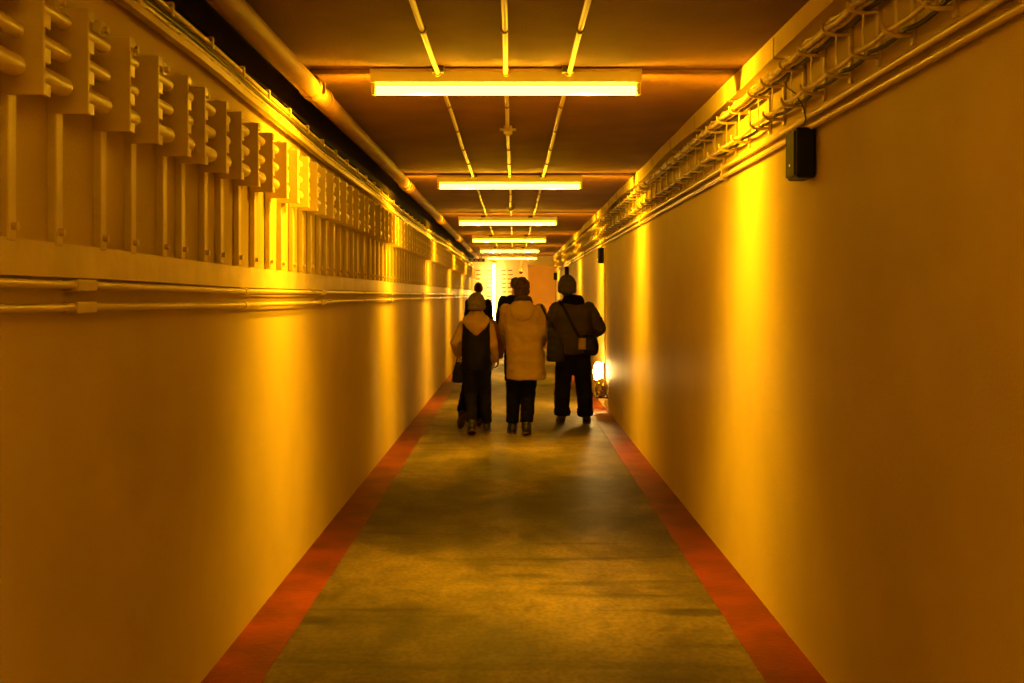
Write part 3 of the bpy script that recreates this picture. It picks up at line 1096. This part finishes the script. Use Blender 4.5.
    if H[0] == 'knitted_hat':
        m_.ell(hc + Vector((0, 0, .01)), (.090 * k * H[2], .108 * k * H[2], .112 * k * H[2]), nu=24, nv=16)
        m_.ell(hc + Vector((0, -.012, -.04)), (.092 * k * H[2], .10 * k * H[2], .055 * k), nu=24, nv=12)

        def post(v, c0=head, k=k):
            v = v.copy()
            # keep the face clear: lift the rim in front
            lim = c0.z + (-.055 + .085 * max(0, (v.y - c0.y + .02) / .1)) * k
            if v.z < lim:
                v.z = lim
            return v
        m_.blob('knitted_hat', H[1], r, vox=.007, smooth=3, wr=.003, wf=30, post=post)
        h2 = MB()
        h2.ell(hc + Vector((0, -.02 * k, -.055 * k)), (.08 * k, .085 * k, .06 * k))

        def post2(v, c0=head, k=k):
            v = v.copy()
            v.y = min(v.y, c0.y + .02)
            return v
        h2.blob('hair', M['hair'], r, vox=.008, smooth=2, wr=.004, wf=25, post=post2)
    elif H[0] == 'bob':
        m_.ell(hc + Vector((0, -.006, .008)), (.094 * k, .112 * k, .105 * k), nu=24, nv=16)
        m_.ell(hc + Vector((0, -.03 * k, -.05 * k)), (.088 * k, .085 * k, .085 * k), nu=24, nv=16)

        def post(v, c0=head, k=k):
            v = v.copy()
            if v.z < c0.z + .045 * k:
                v.y = min(v.y, c0.y + .035 * k)
            return v
        m_.blob('hair', H[1], r, vox=.007, smooth=2, wr=.011, wf=17, post=post)
    else:
        m_.ell(hc + Vector((0, -.004, .004)), (.080 * k, .100 * k, .098 * k), nu=24, nv=16)

        def post(v, c0=head, k=k):
            v = v.copy()
            if v.z < c0.z + .05 * k:
                v.y = min(v.y, c0.y + .01 * k)
            return v
        m_.blob('hair', H[1], r, vox=.008, smooth=2, wr=.004, wf=22, post=post)
    return dict(r=r, coat=co, el=el, wr=wrs, head=head, k=k, sh=sh, lean=lean)


def surf(objs, r, x, z, back=True, off=.006):
    """point on the surface of the clothes at local x, z, seen from behind or from the front"""
    best = None
    for o in objs:
        me = o.data
        t = BVHTree.FromPolygons([v.co for v in me.vertices], [p.vertices for p in me.polygons])
        y0 = -1 if back else 1
        loc, nn, i_, d_ = t.ray_cast(Vector((x, y0, z)), Vector((0, 1 if back else -1, 0)))
        if loc is not None and (best is None or (loc.y < best.y if back else loc.y > best.y)):
            best = loc
    if best is None:
        return None
    return Vector((x, best.y + (-off if back else off), z))


D = (0, 0, -1)
# --- P1: short person, dark gilet over a light hooded jacket, left
x1, y1 = (476.5 - 514) * 12 / FP, 11.97
P1 = person('person', 'short person in knitted hat, light hooded jacket and dark gilet carrying a dark bag', x1, y1, 1.50,
            [(-.045, -.10, 0, .30, -.05), (.105, .17, 0, .05, .1)],
            [((-.195, .10, .86), (-.5, -1, 0), (.1, .1, -1), (1, 0, 0), (0, 1, 0), .9), ((.185, .06, .80), (.3, -1, 0), (0, .15, -1), (-1, 0, 0), (0, 1, 0), .6)],
            dict(trousers=(M['denim'], .085, .070, .058), shoulder=.155, head=('knitted_hat', M['knit'], 1.27), boot=.13,
                 top=dict(name='jacket', mat=M['beige'], hem=.78, rx=.165, ry=.135, hemx=.155, hemy=.125, sleeve=(.062, .054, .046)), vox=.0055))
k = P1['k']
# gilet: a shell a little outside the jacket, cut low at the neck
m_ = MB()
m_.loft([(0, -.01, .70, .150, .135), (0, -.01, .80, .160, .148), (0, -.01, .95, .160, .150), (0, -.01, 1.08, .158, .152), (0, -.01, 1.16, .152, .150), (0, -.01, 1.22, .150, .145), (0, -.01, 1.27, .140, .130)], e=2.8)


def gpost(v):
    v = v.copy()
    lim = 1.085 + 1.0 * abs(v.x)
    if v.z > lim:
        v.z = lim
    return v


m_.blob('gilet', M['dark'], P1['r'], vox=.009, smooth=3, wr=.003, wf=9, post=gpost)
m_ = MB()      # hood lying on the back
m_.loft([(0, -.15, 1.085, .02, .018), (0, -.15, 1.12, .055, .034), (0, -.135, 1.17, .105, .055), (0, -.10, 1.22, .14, .085), (0, -.05, 1.27, .145, .105), (0, -.02, 1.31, .10, .095), (0, 0, 1.345, .075, .08)])
m_.blob('hood', M['beige'], P1['r'], vox=.009, smooth=4, wr=.007, wf=11)

# --- P2: woman in a long light coat
x2, y2 = .10, 12.0
P2 = person('person', 'woman with short dark hair in a long light hooded coat, walking in the middle', x2, y2, 1.70,
            [(-.115, .06, 0, .0, -.1), (.03, -.10, 0, .12, .08)],
            [((-.13, .22, .93), (-1, -.5, -.1), (.2, 1, -.2), (1, 0, .3), (0, 0, 1), .7), ((.20, .20, .98), (.15, -1, 0), (0, .5, -1), (-1, 0, 0), (0, 1, 0), .7)],
            dict(trousers=(M['dark'], .09, .082, .072), shoulder=.185, head=('bob', M['hair'], 1), boot=.11, head_dx=-.018,
                 top=dict(name='coat', mat=M['coat'], hem=.605, rx=.212, ry=.155, hemx=.222, hemy=.182, hem_dx=.035, waist=.05, sleeve=(.078, .066, .056), wr=.012,
                          collar=(1.475, .075, .075, .036, M['scarf'], 'scarf')), lean=.0))
m_ = MB()
m_.loft([(-.01, -.150, 1.235, .03, .015), (-.01, -.155, 1.27, .09, .035), (-.01, -.145, 1.32, .13, .055), (-.01, -.115, 1.37, .145, .07), (-.01, -.075, 1.42, .125, .08), (-.01, -.03, 1.46, .09, .07)])
m_.blob('hood', M['coat'], P2['r'], vox=.009, smooth=4, wr=.008, wf=11)

# --- P3: man on the right
x3, y3 = (573 - 514) * 12.96 / FP, 12.96
P3 = person('person', 'man in grey knitted hat and olive jacket with hand at his hip, on the right', x3, y3, 1.705,
            [(-.135, -.02, 0, .08, -.12), (.155, .02, 0, .04, .15)],
            [((-.20, .20, .98), (-1, -.4, 0), (.3, .6, -1), (1, 0, 0), (0, 1, 0), .7), ((.20, .20, 1.02), (.75, -.8, .1), (-.5, .8, -.5), (-1, -.4, 0), (0, 0, 1), .8)],
            dict(trousers=(M['denim'], .118, .100, .088), cuff=True, shoulder=.19, head=('knitted_hat', M['knit2'], 1.27), boot=.12, girth=1.12, head_dx=-.07,
                 top=dict(name='jacket', mat=M['olive'], hem=.83, rx=.228, ry=.17, hemx=.215, hemy=.165, hem_dx=.0, sleeve=(.088, .078, .06), wr=.013,
                          collar=(1.475, .095, .085, .045, M['dark'], 'scarf'))))

# --- P4: man far left, dark
P4 = person('person', 'person in dark jacket further ahead at left, outlined against the bright end wall', (478.5 - 514) * 19.5 / FP, 19.5, 1.74,
            [(-.09, -.05, 0, .2, 0), (.09, .15, 0, .0, 0)],
            [((-.22, .08, .82), (-.6, -1, 0), (0, .1, -1), (1, 0, 0), (0, 1, 0)), ((.22, .06, .84), (1, -.3, 0), (0, .1, -1), (-1, 0, 0), (0, 1, 0))],
            dict(trousers=(M['dark'], .09, .08, .07), shoulder=.165, head=('short', M['hair'], 1), girth=1.0, vox=.008,
                 top=dict(name='jacket', mat=M['dark'], hem=.84, rx=.18, ry=.14, sleeve=(.072, .064, .055))))
# --- P5: dark figure ahead of the woman
P5 = person('person', 'person in dark jacket further ahead, mostly hidden behind the woman in the long coat', (514.5 - 514) * 17.7 / FP, 17.7, 1.80,
            [(-.09, .12, 0, .0, 0), (.09, -.08, 0, .2, 0)],
            [((-.27, .08, .86), (-1, -.3, 0), (0, .1, -1), (1, 0, 0), (0, 1, 0)), ((.27, .1, .86), (1, -.3, 0), (0, .1, -1), (-1, 0, 0), (0, 1, 0))],
            dict(trousers=(M['dark'], .09, .08, .07), shoulder=.175, head=('short', M['hair'], 1), girth=1.05, vox=.008, head_dx=.015,
                 top=dict(name='jacket', mat=M['dark'], hem=.86, rx=.215, ry=.15, sleeve=(.08, .07, .055))))
# --- P6: person in rust jacket in front of P1
P6 = person('person', 'person in reddish brown jacket, one foot lifted, almost hidden ahead of the gilet wearer', (479 - 514) * 12.55 / FP, 12.55, 1.50,
            [(-.155, -.20, .02, .75, -.35), (.0, .20, 0, .0, 0)],
            [((-.14, .15, .85), (-1, -.3, 0), (.2, .5, -1), (1, 0, 0), (0, 1, 0)), ((.22, .08, .80), (1, -.3, 0), (0, .1, -1), (-1, 0, 0), (0, 1, 0))],
            dict(trousers=(M['dark'], .075, .066, .06), shoulder=.165, head=('short', M['hair'], 1), vox=.007,
                 top=dict(name='jacket', mat=M['rust'], hem=.76, rx=.175, ry=.13, sleeve=(.062, .055, .046))))

# ------------------------------------------------------------------ bags
# P1 handbag
hp = Vector(P1['wr'][0]) + Vector((x1, y1, -.075))
r = empty('handbag', (hp.x + .02, hp.y, hp.z - .225), 'small dark handbag held low by the short person on the left', 'bag')
m_ = MB()
m_.loft([(0, 0, .0, .088, .05), (0, 0, .02, .098, .058), (0, 0, .10, .090, .05), (0, 0, .19, .066, .036), (0, 0, .225, .055, .02)], e=3)
m_.blob('pouch', M['leather'], r, vox=.008, smooth=2, wr=.004, wf=14)
for yy in (-.016, .016):
    MB().tube([(-.05, yy, .21), (-.04, yy, .26), (-.005, yy * .5, .295), (.03, yy * .5, .30), (.045, yy, .26), (.05, yy, .21)], .006, 8).build('handle', M['leather'], r)
# P2 shoulder bag
b2 = (555.5 - 514) * 11.85 / FP
r = empty('shoulder_bag', (b2, 11.87, .80), 'black shoulder bag hanging at the right side of the woman in the coat', 'bag')
m_ = MB()
m_.loft([(0, 0, .0, .085, .05), (.0, 0, .03, .098, .065), (0, 0, .18, .09, .06), (-.03, 0, .30, .055, .04), (-.055, 0, .38, .025, .022)], e=3)
m_.blob('pouch', M['leather'], r, vox=.008, smooth=2, wr=.006, wf=12)
pts = []
for px, py in ((537, 297), (538, 299), (539.5, 302), (541.5, 306), (544, 311), (546.5, 317), (549, 322.5)):
    p = W(px, py, 12)
    q = surf([P2['coat']], P2['r'], p.x - x2, p.z, True, .008)
    if q is not None:
        pts.append(Vector((p.x, q.y + y2, p.z)))
pts.append(Vector((b2 - .05, 11.87, 1.18)))
f0 = pts[0]
front = [Vector((f0.x, y2 - .02, f0.z + .012)), Vector((f0.x + .0, y2 + .06, f0.z - .01))]
for t in (.25, .5, .75):
    px_, pz_ = f0.x + (b2 - .05 - f0.x) * t, f0.z + (1.18 - f0.z) * t
    q = surf([P2['coat']], P2['r'], px_ - x2, pz_, False, .008)
    front.append(Vector((px_, (q.y if q is not None else .12) + y2, pz_)))
front.append(Vector((b2 - .05, 11.9, 1.17)))
allp = [q - r.location for q in pts[::-1]] + [q - r.location for q in front]
MB().tube(allp, .013, 8).build('strap', M['leather'], r)
# P3 satchel
c3 = W(589.5, 345, 12.78)
r = empty('satchel', (c3.x, c3.y, c3.z - .12), 'black crossbody satchel with tan flap on the right hip of the man in olive jacket', 'bag')
m_ = MB()
m_.loft([(.02, 0, .0, .05, .045), (.015, 0, .03, .088, .06), (.01, 0, .12, .10, .065), (0, 0, .20, .088, .055), (-.02, 0, .24, .07, .03)], e=3)
m_.blob('pouch', M['leather'], r, vox=.008, smooth=2, wr=.006, wf=12)
MB().bbox(-.135, -.045, -.085, -.06, .07, .205, .008).build('flap', M['tan'], r)
pts = []
for px, py in ((560, 301), (562.5, 305), (565, 310), (568, 316), (571, 322), (574, 328), (577, 333.5), (580, 338)):
    p = W(px, py, 12.8)
    q = surf([P3['coat']], P3['r'], p.x - x3, p.z, True, .010)
    pts.append(Vector((p.x, (q.y if q is not None else -.17) + y3, p.z)))
loc = [q - r.location for q in pts]
MB().ribbon(loc + [Vector((-.04, -.02, .215))], (.034, 0, .012), (0, .008, 0)).build('strap', M['leather'], r)
fr = []
for t in range(8):
    px_, pz_ = pts[0].x + (c3.x - pts[0].x) * t / 8, pts[0].z + (c3.z + .1 - pts[0].z) * t / 8
    q = surf([P3['coat']], P3['r'], px_ - x3, pz_, False, .010)
    fr.append(Vector((px_, (q.y if q is not None else .17) + y3, pz_)) - r.location)
MB().ribbon([loc[0]] + [Vector((loc[0].x, y3 - r.location.y, loc[0].z + .02))] + fr + [Vector((.02, .03, .22))], (.034, 0, .012), (0, .008, 0)).build('strap', M['leather'], r)
